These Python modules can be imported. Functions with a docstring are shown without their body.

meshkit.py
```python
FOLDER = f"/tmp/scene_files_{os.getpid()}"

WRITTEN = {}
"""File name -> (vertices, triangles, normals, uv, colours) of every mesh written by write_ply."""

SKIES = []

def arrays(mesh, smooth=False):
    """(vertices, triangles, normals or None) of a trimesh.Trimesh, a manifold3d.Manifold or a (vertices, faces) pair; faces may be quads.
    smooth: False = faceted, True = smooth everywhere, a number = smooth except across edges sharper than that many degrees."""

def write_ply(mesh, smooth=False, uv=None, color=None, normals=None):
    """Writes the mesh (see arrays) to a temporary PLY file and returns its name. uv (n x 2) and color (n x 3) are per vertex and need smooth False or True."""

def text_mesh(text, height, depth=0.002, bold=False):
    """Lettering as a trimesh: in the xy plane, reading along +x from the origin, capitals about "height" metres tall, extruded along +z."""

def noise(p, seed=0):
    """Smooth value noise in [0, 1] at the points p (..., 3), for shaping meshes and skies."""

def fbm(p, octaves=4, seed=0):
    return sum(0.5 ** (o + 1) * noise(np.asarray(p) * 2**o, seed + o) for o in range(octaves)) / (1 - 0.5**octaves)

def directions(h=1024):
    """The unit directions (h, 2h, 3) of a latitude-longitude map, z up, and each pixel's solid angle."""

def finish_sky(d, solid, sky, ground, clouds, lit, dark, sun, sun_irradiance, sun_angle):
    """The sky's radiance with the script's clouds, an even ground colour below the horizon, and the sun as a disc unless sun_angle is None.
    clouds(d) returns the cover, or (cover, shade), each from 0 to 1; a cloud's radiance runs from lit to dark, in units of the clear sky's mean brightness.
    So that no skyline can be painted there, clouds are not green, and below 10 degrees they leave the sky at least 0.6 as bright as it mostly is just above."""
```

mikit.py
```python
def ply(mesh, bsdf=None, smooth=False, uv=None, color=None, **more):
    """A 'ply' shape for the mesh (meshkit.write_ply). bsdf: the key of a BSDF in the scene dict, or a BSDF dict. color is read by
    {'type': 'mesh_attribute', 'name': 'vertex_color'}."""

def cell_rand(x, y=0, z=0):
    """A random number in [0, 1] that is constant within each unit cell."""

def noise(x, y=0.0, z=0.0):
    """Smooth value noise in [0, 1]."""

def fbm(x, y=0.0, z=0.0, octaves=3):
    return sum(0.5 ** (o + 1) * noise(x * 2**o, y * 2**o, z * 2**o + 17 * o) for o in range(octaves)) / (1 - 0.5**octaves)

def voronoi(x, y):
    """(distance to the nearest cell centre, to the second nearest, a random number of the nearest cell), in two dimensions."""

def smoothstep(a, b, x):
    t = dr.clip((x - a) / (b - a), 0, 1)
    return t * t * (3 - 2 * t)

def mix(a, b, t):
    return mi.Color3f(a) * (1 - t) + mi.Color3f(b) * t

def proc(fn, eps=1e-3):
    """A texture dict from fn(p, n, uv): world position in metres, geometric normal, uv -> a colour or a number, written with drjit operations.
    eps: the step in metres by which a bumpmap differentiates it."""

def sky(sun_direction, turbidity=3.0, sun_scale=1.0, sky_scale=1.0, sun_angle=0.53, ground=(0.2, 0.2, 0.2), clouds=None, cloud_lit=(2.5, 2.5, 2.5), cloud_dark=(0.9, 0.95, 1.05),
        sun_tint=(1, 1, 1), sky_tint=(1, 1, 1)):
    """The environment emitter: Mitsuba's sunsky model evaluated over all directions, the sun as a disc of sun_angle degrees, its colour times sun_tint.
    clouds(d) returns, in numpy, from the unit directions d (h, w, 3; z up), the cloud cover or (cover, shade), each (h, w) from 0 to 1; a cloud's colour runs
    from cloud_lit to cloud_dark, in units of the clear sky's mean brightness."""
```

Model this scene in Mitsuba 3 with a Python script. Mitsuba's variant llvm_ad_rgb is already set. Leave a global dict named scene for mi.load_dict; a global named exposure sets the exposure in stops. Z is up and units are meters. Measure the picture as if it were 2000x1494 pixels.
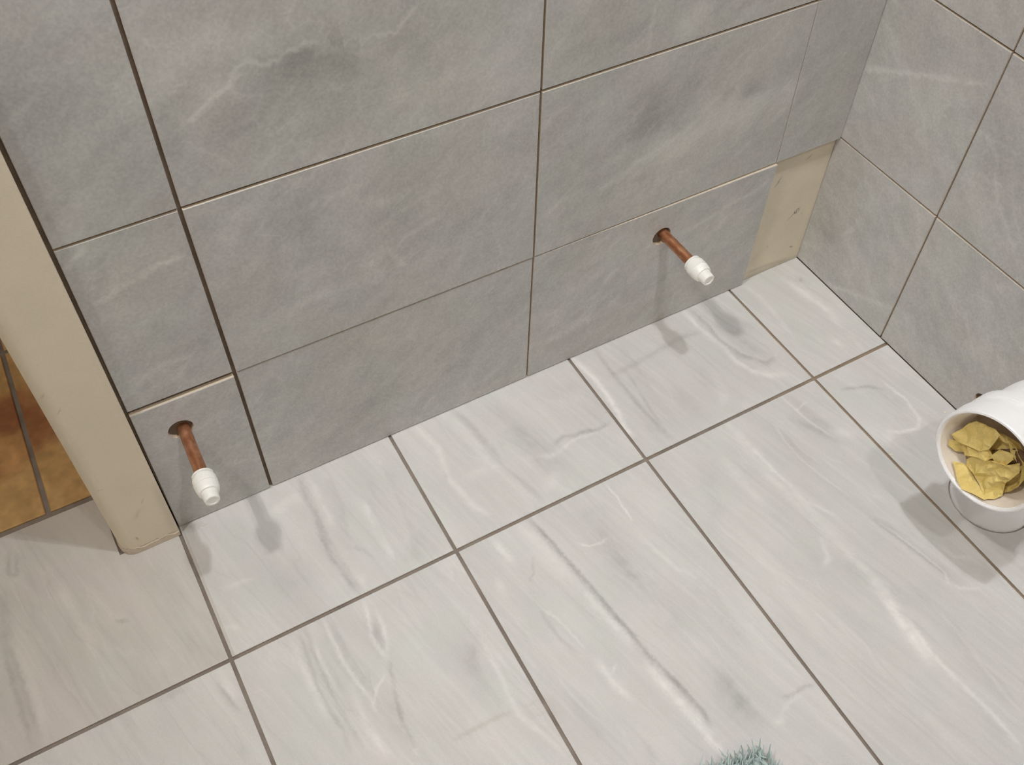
import math, random
import numpy as np, trimesh, manifold3d as m3, shapely.geometry as sg
import mitsuba as mi, drjit as dr
import mikit
from mikit import noise, fbm, smoothstep, mix, proc
from scipy.spatial import Delaunay
T = mi.ScalarTransform4f
scene, labels = {'type': 'scene'}, {}

# ------------------------------------------------------------------ camera, exposure, lamps
exposure = 0.0
CAM = np.array([-1.0199, -0.7932, 1.1557])
RIGHT = np.array([0.87097282, -0.49103559, 0.01704098])
DOWN = np.array([-0.37435138, -0.68566949, -0.6242743])
FWD = np.array([0.31822538, 0.53734663, -0.78101934])
scene['camera'] = {'type': 'perspective', 'fov': 54.5841, 'fov_axis': 'x', 'near_clip': 0.02, 'far_clip': 50.0,
                   'to_world': T().look_at(origin=CAM.tolist(), target=(CAM + FWD).tolist(), up=(-DOWN).tolist())}
CEIL = 2.36
LAMPS = [(6.8, 6.6, 6.2), (4.29, 4.41, 4.5), (3.08, 3.04, 2.96), (1.21, 1.13, 1.01)]   # W/sr of each ceiling downlight (three LEDs each)
LAMP_AIM = [(-0.45, -0.15, 0.2, 29.0), None, None, None]      # the first is tilted into the room: aim point and cutoff angle
LAMP_AT = [(-1.58, -0.34), (-0.52, -0.47), (-0.62, -1.30), (-1.55, -1.45)]
HALL_LAMP = (17.0, 12.5, 7.8)
HALL_AT = (-1.75, 0.85)

# ------------------------------------------------------------------ helpers
def add(key, mesh, bsdf, smooth=False, **more):
    n, k = key, 0
    while n in scene:
        k += 1
        n = f'{key}_{k:03d}'
    scene[n] = mikit.ply(mesh, bsdf, smooth=smooth, **more)
    return n
def tag(key, label=None, category=None, group=None, kind=None):
    d = {}
    if label: d['label'] = label
    if category: d['category'] = category
    if group: d['group'] = group
    if kind: d['kind'] = kind
    labels[key] = d
def struct(key, mesh, bsdf, label, category, **k):
    n = add(key, mesh, bsdf, **k)
    tag(n, label, category, kind='structure')
    return n
def box(x0, x1, y0, y1, z0, z1):
    b = trimesh.creation.box((x1 - x0, y1 - y0, z1 - z0))
    b.apply_translation(((x0 + x1) / 2, (y0 + y1) / 2, (z0 + z1) / 2))
    return b
def cat(L): return trimesh.util.concatenate(L)
def to_man(m): return m3.Manifold(m3.Mesh(np.asarray(m.vertices, np.float32), np.asarray(m.faces, np.uint32)))
def prism(poly, h0, h1):
    return m3.CrossSection([np.asarray(poly, float)]).extrude(h1 - h0).translate((0, 0, h0))
def from_man(m):
    q = m.to_mesh()
    return trimesh.Trimesh(q.vert_properties[:, :3], q.tri_verts, process=False)
def cyl_between(a, b, r, n=40):
    return trimesh.creation.cylinder(radius=r, segment=[a, b], sections=n)
def lathe(prof, n=64):
    """prof: (s, r) list; axis +z is s; closed or open profile."""
    prof = np.asarray(prof, float)
    t = np.linspace(0, 2 * np.pi, n, endpoint=False)
    V = np.stack([np.outer(prof[:, 1], np.cos(t)), np.outer(prof[:, 1], np.sin(t)), np.repeat(prof[:, :1], n, 1)], -1).reshape(-1, 3)
    F = []
    for i in range(len(prof) - 1):
        for j in range(n):
            a, b, c, d = i * n + j, i * n + (j + 1) % n, (i + 1) * n + (j + 1) % n, (i + 1) * n + j
            F += [[a, b, c], [a, c, d]]
    return trimesh.Trimesh(V, F, process=False)
def frame_along(o, ax, ref=(0, 0, 1)):
    ax = np.asarray(ax, float); ax = ax / np.linalg.norm(ax)
    u = np.cross(ref, ax); u /= np.linalg.norm(u)
    M = np.eye(4); M[:3, 0] = u; M[:3, 1] = np.cross(ax, u); M[:3, 2] = ax; M[:3, 3] = o
    return M
# a tile: four corners (a, b) in its plane, counter-clockwise seen from the face; face at height h, thickness t, arris c
def tile(q, t, c, hs=(0, 0, 0, 0), holes=()):
    q = np.asarray(q, float)
    e = []
    for i in range(4):
        d1 = q[(i + 1) % 4] - q[i]; d2 = q[i - 1] - q[i]
        e.append(q[i] + c * (d1 / np.linalg.norm(d1) + d2 / np.linalg.norm(d2)))
    e = np.array(e); hs = np.asarray(hs, float)[:, None]
    V = np.vstack([np.hstack([e, hs]), np.hstack([q, hs - c]), np.hstack([q, np.full((4, 1), -t)])])
    F = [[0, 1, 2], [0, 2, 3], [8, 10, 9], [8, 11, 10]]
    for k in (0, 4):
        for i in range(4):
            j = (i + 1) % 4
            F += [[k + i, k + 4 + i, k + 4 + j], [k + i, k + 4 + j, k + j]]
    m = trimesh.Trimesh(V, F, process=False)
    if holes:
        M = to_man(m)
        for x, y, r in holes:
            M = M - m3.Manifold.cylinder(0.1, r, r, 48).translate((x, y, -0.05))
        m = from_man(M)
    return m
def onto(m, X, Y, N):
    """maps (a, b, h) of a tile mesh to a plane: a along X, b along Y, h along N"""
    v = np.asarray(m.vertices)
    m = trimesh.Trimesh(v[:, :1] * np.array(X) + v[:, 1:2] * np.array(Y) + v[:, 2:3] * np.array(N), m.faces, process=False)
    if np.dot(np.cross(X, Y), N) < 0: m.invert()
    return m

# ------------------------------------------------------------------ the print on the tiles: veins in millimetres on the surface
# (strength %, half-width on the left of travel, on the right, points)
FLOOR_VEINS = [
 (-9,3,3,[(-501,-573),(-488,-576),(-470,-576),(-457,-579)]),
 (7,4,4,[(-530,-593),(-522,-594),(-514,-593)]),
 (5,3,3,[(-521,-589),(-501,-583),(-474,-579)]),
 (-5,9,9,[(-548,-535),(-547,-568),(-540,-598)]),
 (-6,14,14,[(-546,-496),(-548,-535),(-548,-574)]),
 (-10,5,5,[(-890,-6),(-893,-37),(-892,-65),(-897,-108),(-898,-138),(-894,-173),(-889,-202)]),
 (-5,3,3,[(-890,-66),(-891,-106),(-890,-143),(-886,-180),(-881,-206)]),
 (-7,3,10,[(-852,-14),(-853,-48),(-858,-84),(-870,-134)]),
 (7,5,5,[(-879,-15),(-878,-46),(-877,-73),(-880,-97)]),
 (7,3,8,[(-827,-80),(-825,-96),(-826,-125),(-827,-158),(-828,-182)]),
 (7,3,10,[(-789,-5),(-784,-33),(-786,-75),(-791,-123),(-797,-157),(-805,-178)]),
 (-6,8,3,[(-822,-85),(-827,-118),(-828,-151)]),
 (-6,10,14,[(-781,-54),(-789,-104),(-796,-155),(-792,-185)]),
 (-5,3,3,[(-873,-135),(-858,-149),(-850,-167)]),
 (5,4,4,[(-1036,-115),(-1015,-116),(-998,-119)]),
 (5,4,4,[(-1055,-164),(-1043,-170),(-1037,-178)]),
 (6,8,8,[(-941,-38),(-931,-37),(-909,-29),(-906,-45)]),
 (-5,25,25,[(-962,-122),(-954,-143),(-953,-162)]),
 (-6,16,16,[(-823,-185),(-806,-189),(-784,-193)]),
 (6,6,6,[(-879,-176),(-877,-198)]),
 (-12,4,9,[(-648,-3),(-639,-34),(-637,-56),(-632,-90),(-634,-127),(-621,-161),(-614,-192)]),
 (8,4,12,[(-656,-11),(-649,-43),(-647,-70),(-646,-107),(-640,-129)]),
 (8,10,6,[(-638,-92),(-638,-130),(-635,-157),(-631,-178),(-627,-198)]),
 (7,5,5,[(-708,-5),(-706,-23),(-699,-50),(-703,-73),(-710,-99),(-706,-123),(-699,-163),(-690,-179)]),
 (-9,3,3,[(-710,-91),(-713,-105)]),
 (6,3,12,[(-689,-111),(-672,-112),(-654,-114)]),
 (-10,22,16,[(-592,-60),(-591,-92),(-586,-123),(-582,-153),(-588,-163)]),
 (8,5,5,[(-579,-133),(-567,-139),(-556,-140)]),
 (-10,4,4,[(-551,-125),(-534,-120),(-520,-125),(-503,-126),(-484,-134),(-462,-131)]),
 (6,3,3,[(-556,-140),(-521,-131),(-497,-135),(-466,-137)]),
 (-6,25,6,[(-476,-78),(-475,-109),(-465,-132)]),
 (4,8,8,[(-570,-160),(-584,-179),(-598,-185)]),
 (-5,20,20,[(-626,-44),(-604,-38),(-581,-45)]),
 (-5,14,14,[(-524,-39),(-492,-48),(-462,-52)]),
 (14,5,4,[(-445,-3),(-437,-49),(-438,-96),(-442,-126),(-449,-153),(-445,-165)]),
 (-9,4,4,[(-406,-5),(-407,-58),(-407,-117),(-404,-170),(-399,-197)]),
 (-6,3,3,[(-388,-61),(-391,-103),(-397,-143),(-398,-178)]),
 (-5,3,14,[(-363,-5),(-367,-57),(-375,-119),(-372,-167)]),
 (10,4,5,[(-238,-5),(-238,-41),(-232,-73),(-226,-96),(-229,-125),(-217,-154),(-200,-178)]),
 (-10,3,6,[(-227,-4),(-222,-46),(-225,-81),(-214,-118),(-190,-150),(-172,-148)]),
 (-9,12,16,[(-196,-11),(-194,-53),(-194,-105),(-186,-141)]),
 (-8,14,14,[(-183,-51),(-175,-76),(-172,-97)]),
 (8,6,6,[(-208,-159),(-198,-172),(-182,-181)]),
 (-9,10,12,[(-346,-121),(-339,-154),(-335,-187)]),
 (-5,12,12,[(-296,-104),(-292,-128),(-284,-147)]),
 (-6,5,5,[(-413,-58),(-375,-57),(-322,-51),(-274,-46),(-235,-51)]),
 (4,8,8,[(-276,-137),(-283,-170),(-304,-187)]),
 (-8,10,4,[(-417,-132),(-416,-188)]),
 (12,9,7,[(-52,-25),(-45,-54),(-38,-80),(-36,-114),(-39,-146)]),
 (8,9,9,[(-47,-57),(-47,-74),(-48,-87)]),
 (8,6,4,[(-69,-161),(-65,-180)]),
 (5,5,5,[(-118,2),(-113,-35),(-114,-84),(-118,-119)]),
 (-12,6,6,[(-32,-35),(-25,-39)]),
 (5,5,5,[(-39,-166),(-42,-208)]),
 (11,3,3,[(-942,-214),(-942,-246),(-942,-279),(-938,-307),(-932,-334),(-933,-350)]),
 (-10,2,22,[(-932,-223),(-932,-262),(-929,-297),(-925,-328),(-928,-339)]),
 (10,3,3,[(-887,-218),(-892,-245),(-898,-263),(-897,-281),(-893,-301)]),
 (9,3,3,[(-879,-236),(-880,-260),(-885,-280),(-891,-297)]),
 (-8,8,8,[(-887,-245),(-891,-269),(-891,-290)]),
 (9,2,2,[(-906,-317),(-919,-327),(-930,-342)]),
 (-7,3,3,[(-893,-301),(-899,-326),(-906,-356),(-911,-379),(-911,-413)]),
 (-6,18,6,[(-919,-344),(-923,-377),(-922,-408)]),
 (7,5,5,[(-987,-221),(-986,-250),(-987,-279),(-986,-314),(-984,-331)]),
 (-7,3,3,[(-974,-213),(-977,-250),(-981,-290),(-979,-329),(-975,-355),(-978,-381)]),
 (-6,3,3,[(-966,-215),(-969,-246),(-969,-284),(-969,-321),(-966,-355),(-962,-381)]),
 (6,3,3,[(-962,-235),(-965,-264),(-962,-300)]),
 (7,6,6,[(-947,-311),(-948,-349),(-946,-383),(-944,-409)]),
 (-6,5,16,[(-792,-329),(-801,-355),(-804,-383),(-802,-414)]),
 (7,4,4,[(-782,-334),(-783,-380),(-788,-431),(-782,-453),(-772,-477),(-764,-502)]),
 (4,3,3,[(-789,-272),(-780,-307),(-774,-347),(-770,-382)]),
 (-5,22,8,[(-782,-458),(-774,-483),(-766,-510)]),
 (6,3,3,[(-907,-414),(-913,-417),(-910,-424)]),
 (-5,12,12,[(-863,-223),(-866,-240)]),
 (-14,3,5,[(-644,-212),(-638,-241),(-633,-276),(-627,-318),(-622,-361),(-616,-410),(-612,-450),(-603,-492),(-595,-540),(-597,-559)]),
 (9,4,16,[(-653,-210),(-648,-246),(-645,-284),(-636,-323)]),
 (9,6,8,[(-633,-338),(-633,-368),(-627,-398),(-622,-432)]),
 (12,8,6,[(-622,-460),(-617,-493),(-612,-525),(-606,-560),(-607,-576)]),
 (10,6,6,[(-702,-217),(-698,-244),(-696,-263)]),
 (9,5,5,[(-727,-273),(-726,-294)]),
 (6,2,2,[(-697,-313),(-696,-334),(-686,-352),(-681,-375),(-676,-406)]),
 (-5,3,3,[(-695,-304),(-698,-342),(-696,-379),(-687,-405)]),
 (-6,2,2,[(-669,-267),(-679,-286),(-690,-294)]),
 (9,4,6,[(-671,-427),(-670,-446),(-667,-468),(-662,-489)]),
 (6,2,2,[(-664,-449),(-652,-441)]),
 (8,2,2,[(-607,-276),(-595,-288),(-577,-291),(-569,-288)]),
 (10,2,2,[(-523,-217),(-522,-241),(-523,-264),(-524,-282)]),
 (-8,14,22,[(-572,-229),(-566,-262),(-575,-308),(-571,-352),(-564,-390),(-561,-422),(-557,-453)]),
 (-6,18,6,[(-573,-295),(-569,-339),(-568,-367)]),
 (5,3,3,[(-528,-298),(-519,-343),(-512,-371),(-500,-392)]),
 (-8,6,22,[(-500,-392),(-492,-423),(-494,-465),(-495,-500)]),
 (-9,12,22,[(-550,-512),(-551,-547),(-552,-581)]),
 (-5,6,18,[(-793,-328),(-803,-354),(-809,-381)]),
 (-4,12,12,[(-724,-436),(-720,-477),(-716,-516)]),
 (10,8,8,[(-610,-577),(-601,-593)]),
 (-7,4,4,[(-677,-537),(-676,-557)]),
 (10,14,8,[(-311,-213),(-313,-264),(-315,-313),(-310,-364),(-306,-413),(-306,-444)]),
 (6,3,3,[(-307,-257),(-305,-313),(-298,-371),(-273,-417)]),
 (6,8,8,[(-357,-250),(-354,-306),(-352,-360)]),
 (12,9,6,[(-306,-444),(-300,-478),(-299,-517),(-307,-558),(-311,-595),(-313,-632)]),
 (9,3,4,[(-297,-571),(-304,-610),(-303,-653),(-297,-689),(-295,-732),(-296,-756)]),
 (7,8,8,[(-299,-517),(-310,-576),(-317,-623)]),
 (-8,7,3,[(-239,-436),(-228,-469),(-221,-500),(-213,-535),(-209,-550)]),
 (9,2,2,[(-232,-448),(-221,-486),(-214,-517),(-209,-545),(-217,-558)]),
 (-10,8,12,[(-201,-220),(-195,-271),(-181,-306)]),
 (8,2,2,[(-211,-214),(-205,-271),(-192,-307)]),
 (7,2,2,[(-208,-243),(-185,-239)]),
 (5,2,2,[(-253,-248),(-259,-279),(-259,-314),(-250,-358),(-239,-399)]),
 (-8,2,20,[(-251,-257),(-251,-303),(-242,-338)]),
 (-7,8,5,[(-225,-250),(-207,-286),(-190,-322)]),
 (8,8,8,[(-188,-297),(-166,-316)]),
 (8,4,4,[(-319,-428),(-328,-454),(-344,-462)]),
 (-7,20,4,[(-327,-459),(-318,-494),(-317,-507)]),
 (5,3,3,[(-188,-509),(-181,-535),(-166,-543),(-162,-558)]),
 (6,3,3,[(-217,-558),(-208,-571),(-187,-583)]),
 (-8,3,16,[(-251,-601),(-261,-650),(-258,-689),(-263,-726)]),
 (5,3,3,[(-256,-570),(-255,-618),(-262,-668),(-265,-728)]),
 (-6,16,10,[(-203,-553),(-171,-562),(-155,-583)]),
 (5,10,10,[(-405,-372),(-407,-440),(-410,-505),(-413,-577),(-409,-645)]),
 (-4,14,14,[(-348,-421),(-352,-487),(-355,-559),(-357,-634),(-353,-707)]),
 (6,10,10,[(-365,-569),(-362,-631),(-363,-692),(-359,-738)]),
 (-5,10,10,[(-304,-667),(-305,-717),(-305,-758)]),
 (-5,12,12,[(-390,-252),(-406,-316),(-432,-339)]),
 (-5,6,10,[(-203,-501),(-207,-542)]),
 (-9,3,3,[(-123,-245),(-104,-253),(-86,-260),(-68,-275)]),
 (9,3,3,[(-58,-270),(-52,-307),(-59,-341),(-74,-354),(-97,-349),(-117,-338)]),
 (9,10,10,[(-117,-338),(-121,-354)]),
 (-5,14,14,[(-109,-264),(-75,-283),(-58,-319)]),
 (-8,4,4,[(-1297,-65),(-1295,-98),(-1294,-134),(-1293,-169),(-1292,-203)]),
 (-7,4,4,[(-1288,-70),(-1286,-110),(-1285,-150),(-1283,-192)]),
 (6,6,6,[(-1281,-69),(-1277,-111),(-1275,-156),(-1274,-195)]),
 (-7,8,8,[(-1282,14),(-1287,-28),(-1293,-67)]),
 (-7,3,3,[(-1262,69),(-1269,37),(-1260,31),(-1254,59)]),
 (5,6,6,[(-1214,-8),(-1209,-48),(-1202,-93),(-1201,-123)]),
 (4,4,4,[(-1219,-13),(-1214,-45)]),
 (-6,14,14,[(-1206,-62),(-1207,-82)]),
 (-4,20,10,[(-1104,-35),(-1101,-70),(-1095,-121)]),
 (7,12,12,[(-1142,-161),(-1133,-173),(-1126,-172)]),
 (-10,3,3,[(-1166,-93),(-1155,-100)]),
 (5,10,10,[(-1085,-116),(-1081,-170)]),
 (6,8,4,[(-1076,-217),(-1076,-241),(-1073,-262)]),
 (-8,3,5,[(-1083,-232),(-1077,-257),(-1074,-272)]),
 (-5,3,14,[(-1194,-215),(-1187,-246),(-1180,-276)]),
 (-6,6,6,[(-1146,-216),(-1122,-218)]),
]
FLOOR_SMEARS = [
 (12,1.2,1.2,[(-1036,-7),(-1029,-9),(-1023,-14),(-1028,-14),(-1034,-10)]),
 (12,1.2,1.2,[(-1034,-10),(-1038,-16)]),
 (20,4,4,[(-1059,-10),(-1050,-5),(-1041,-6)]),
 (16,3,3,[(-867,-427),(-842,-427),(-814,-428),(-792,-431)]),
 (10,2,2,[(-777,-433),(-760,-433)]),
 (10,2,2,[(-775,-449),(-758,-450)]),
 (10,8,8,[(-753,-429),(-750,-452),(-752,-463)]),
]
BACK_VEINS = [
 (10,3,3,[(-904,591),(-891,598),(-879,606),(-860,616),(-845,631),(-836,637),(-822,626),(-809,629),(-789,636),(-776,639)]),
 (9,14,6,[(-907,588),(-893,597),(-876,609),(-861,621)]),
 (7,3,3,[(-860,616),(-851,622),(-838,627)]),
 (8,3,3,[(-860,617),(-847,601)]),
 (7,2,2,[(-909,625),(-898,630),(-890,634)]),
 (11,22,16,[(-929,625),(-891,654),(-859,659),(-823,659),(-803,662)]),
 (5,2,2,[(-925,691),(-910,672)]),
 (7,2,2,[(-909,574),(-894,558),(-875,536)]),
 (9,3,3,[(-726,622),(-710,626),(-690,623),(-678,633),(-664,644)]),
 (5,3,5,[(-787,635),(-774,636),(-758,628),(-742,617)]),
 (-12,2,30,[(-813,626),(-783,630),(-763,626),(-744,616),(-744,599)]),
 (-8,30,30,[(-832,613),(-799,612),(-762,600)]),
 (-7,24,24,[(-897,579),(-864,582),(-826,578)]),
 (-7,20,20,[(-841,685),(-817,672),(-797,673)]),
 (-5,20,20,[(-656,633),(-628,612),(-595,588)]),
 (-5,24,24,[(-701,632),(-675,611),(-644,573)]),
 (5,4,4,[(-777,586),(-760,583),(-742,580)]),
 (6,3,3,[(-837,483),(-819,490),(-796,489)]),
 (-7,8,8,[(-744,604),(-729,592)]),
 (4,18,18,[(-696,554),(-677,551)]),
 (3,20,20,[(-935,657),(-918,650)]),
 (7,4,4,[(-1048,634),(-1035,646),(-1017,655)]),
 (8,5,5,[(-1045,476),(-1034,488),(-1024,495)]),
 (7,4,4,[(-969,441),(-955,444),(-941,443)]),
 (-5,25,25,[(-1040,639),(-1019,642),(-1001,639)]),
 (9,4,4,[(-1045,420),(-1022,425),(-993,435),(-964,443),(-943,443)]),
 (8,4,4,[(-1055,471),(-1041,482),(-1025,492)]),
 (6,4,4,[(-1048,275),(-1024,296),(-995,306),(-970,303)]),
 (5,5,5,[(-993,95),(-960,84),(-946,80)]),
 (5,5,5,[(-1021,71),(-997,78),(-970,79)]),
 (6,3,3,[(-830,477),(-817,484),(-796,486)]),
 (5,4,4,[(-817,445),(-791,456),(-761,457),(-738,458)]),
 (6,8,8,[(-749,439),(-723,424),(-696,420)]),
 (8,3,3,[(-714,343),(-700,361),(-678,369),(-652,376)]),
 (6,4,4,[(-721,352),(-708,327),(-701,315)]),
 (6,3,3,[(-784,341),(-773,352),(-768,358)]),
 (5,6,6,[(-838,358),(-818,369),(-812,373)]),
 (5,5,5,[(-839,318),(-815,322),(-796,322)]),
 (5,10,10,[(-752,329),(-740,349),(-725,354)]),
 (5,3,3,[(-634,411),(-627,383)]),
 (4,18,18,[(-915,429),(-884,458),(-860,474)]),
 (-6,20,20,[(-848,426),(-820,441),(-794,441)]),
 (-6,24,24,[(-736,394),(-712,401),(-690,398)]),
 (-5,18,18,[(-807,379),(-783,386)]),
 (-5,20,20,[(-701,352),(-665,363),(-637,381)]),
 (-5,14,14,[(-784,347),(-760,348)]),
 (-4,22,22,[(-639,333),(-610,358),(-589,373)]),
 (5,8,8,[(-573,304),(-562,312)]),
 (7,5,5,[(-434,325),(-401,328),(-376,344),(-336,359),(-301,370),(-276,393),(-257,407)]),
 (5,8,8,[(-419,355),(-399,376),(-376,379)]),
 (11,28,28,[(-368,357),(-307,345),(-261,361),(-216,359),(-162,370),(-115,389)]),
 (5,4,4,[(-258,387),(-275,387)]),
 (-5,3,16,[(-326,330),(-298,325),(-275,347),(-258,349)]),
 (-10,28,20,[(-392,384),(-373,396),(-360,406),(-339,404)]),
 (-6,24,24,[(-377,437),(-350,443)]),
 (-11,26,6,[(-225,396),(-196,392),(-175,395)]),
 (5,4,4,[(-234,435),(-209,429)]),
 (4,3,3,[(-231,398),(-231,421),(-223,431)]),
 (6,3,3,[(-379,516),(-383,541),(-380,567)]),
 (7,3,3,[(-382,504),(-380,521)]),
 (9,30,30,[(-346,507),(-317,531),(-285,541)]),
 (-4,24,24,[(-449,546),(-405,554)]),
 (5,5,5,[(-512,309),(-493,326),(-463,334)]),
 (4,3,3,[(-345,414),(-366,383)]),
 (3,8,8,[(-215,331),(-196,349)]),
 (8,4,4,[(-271,180),(-231,192),(-191,204),(-152,211),(-127,223)]),
 (4,5,5,[(-301,183),(-271,180)]),
 (5,12,12,[(-479,69),(-421,79),(-364,72)]),
 (6,3,3,[(-267,17),(-264,57)]),
 (4,4,4,[(-515,71),(-488,68),(-456,56)]),
 (4,5,5,[(-399,90),(-367,97)]),
 (-7,18,18,[(-812,94),(-774,88),(-764,106)]),
 (-6,14,14,[(-741,103),(-732,115)]),
 (-5,14,14,[(-669,100),(-636,93)]),
 (5,5,5,[(-886,222),(-873,199)]),
 (3,12,12,[(-772,177),(-754,204),(-739,210)]),
 (3,10,10,[(-835,92),(-782,82)]),
 (4,10,10,[(-717,106),(-692,120)]),
]
RIGHT_VEINS = [
 (13,4,4,[(2,363),(-20,377),(-50,391),(-82,405),(-106,417),(-124,424),(-141,433)]),
 (9,3,3,[(-141,433),(-164,443),(-185,454)]),
 (5,6,6,[(-24,369),(-40,369)]),
 (6,4,4,[(-62,104),(-75,131),(-82,158)]),
 (7,5,5,[(10,36),(-4,38),(-34,54)]),
 (10,4,4,[(-68,5),(-102,21),(-134,36),(-161,48),(-191,63)]),
 (6,3,3,[(-208,397),(-236,378),(-258,335),(-291,306),(-325,274)]),
 (5,3,3,[(-202,327),(-215,343),(-245,346),(-271,355)]),
 (6,3,3,[(-200,394),(-236,396),(-267,400)]),
 (4,2,2,[(-204,322),(-220,334)]),
 (5,4,4,[(-31,277),(-50,262)]),
 (6,12,12,[(-19,141),(-33,152),(-53,127)]),
 (5,6,6,[(-86,169),(-88,206)]),
 (-6,30,30,[(-41,86),(-20,113),(-40,202)]),
 (-7,16,16,[(-23,81),(-59,89)]),
 (-5,24,24,[(-55,415),(-98,449),(-132,480)]),
 (5,24,24,[(-100,383),(-127,375),(-149,432)]),
 (-3,26,26,[(-74,285),(-126,328)]),
 (-6,22,22,[(-255,372),(-231,368),(-272,365)]),
 (-4,16,16,[(-135,373),(-143,401)]),
 (3,20,20,[(-161,110),(-175,156)]),
]
BOARD_MARKS = [(55,1.2,1.2,[(-31,122),(-50,104)]),(70,.7,.7,[(-40,119),(-34,121),(-31,117),(-34,112),(-39,113),(-41,117),(-40,119)]),(70,.7,.7,[(-37,119),(-36,113)]),
 (90,1.6,1.6,[(-24,35),(-20,33)]),(60,1.4,1.4,[(-79,60),(-78,59)]),(45,1.8,1.8,[(-50,223),(-42,228)]),(55,1.6,1.6,[(-100,190),(-92,206)]),(-35,1.8,1.8,[(-94,212),(-90,219)]),
 (22,4,4,[(-118,14),(-80,13),(-50,10),(-20,7)]),(25,4,4,[(-118,4),(-60,3),(0,2)]),(14,8,8,[(-105,35),(-95,50)]),(30,1.5,1.5,[(-24,108),(-22,104)])]
PLASTER_MARKS = [(60,1.2,1.2,[(-1109,33),(-1108,27)]),(65,.7,.7,[(-1132,12),(-1120,11),(-1100,11),(-1080,11),(-1058,11)]),(18,3,3,[(-1100,70),(-1090,85)]),(30,1,1,[(-1118,300),(-1112,308)]),(30,1,1,[(-1124,330),(-1120,336)]),
 (25,1,1,[(-1085,95),(-1080,104)]),(20,6,6,[(-1064,0),(-1062,60),(-1061,120)]),(25,1,1,[(-1122,150),(-1116,153)])]

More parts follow.
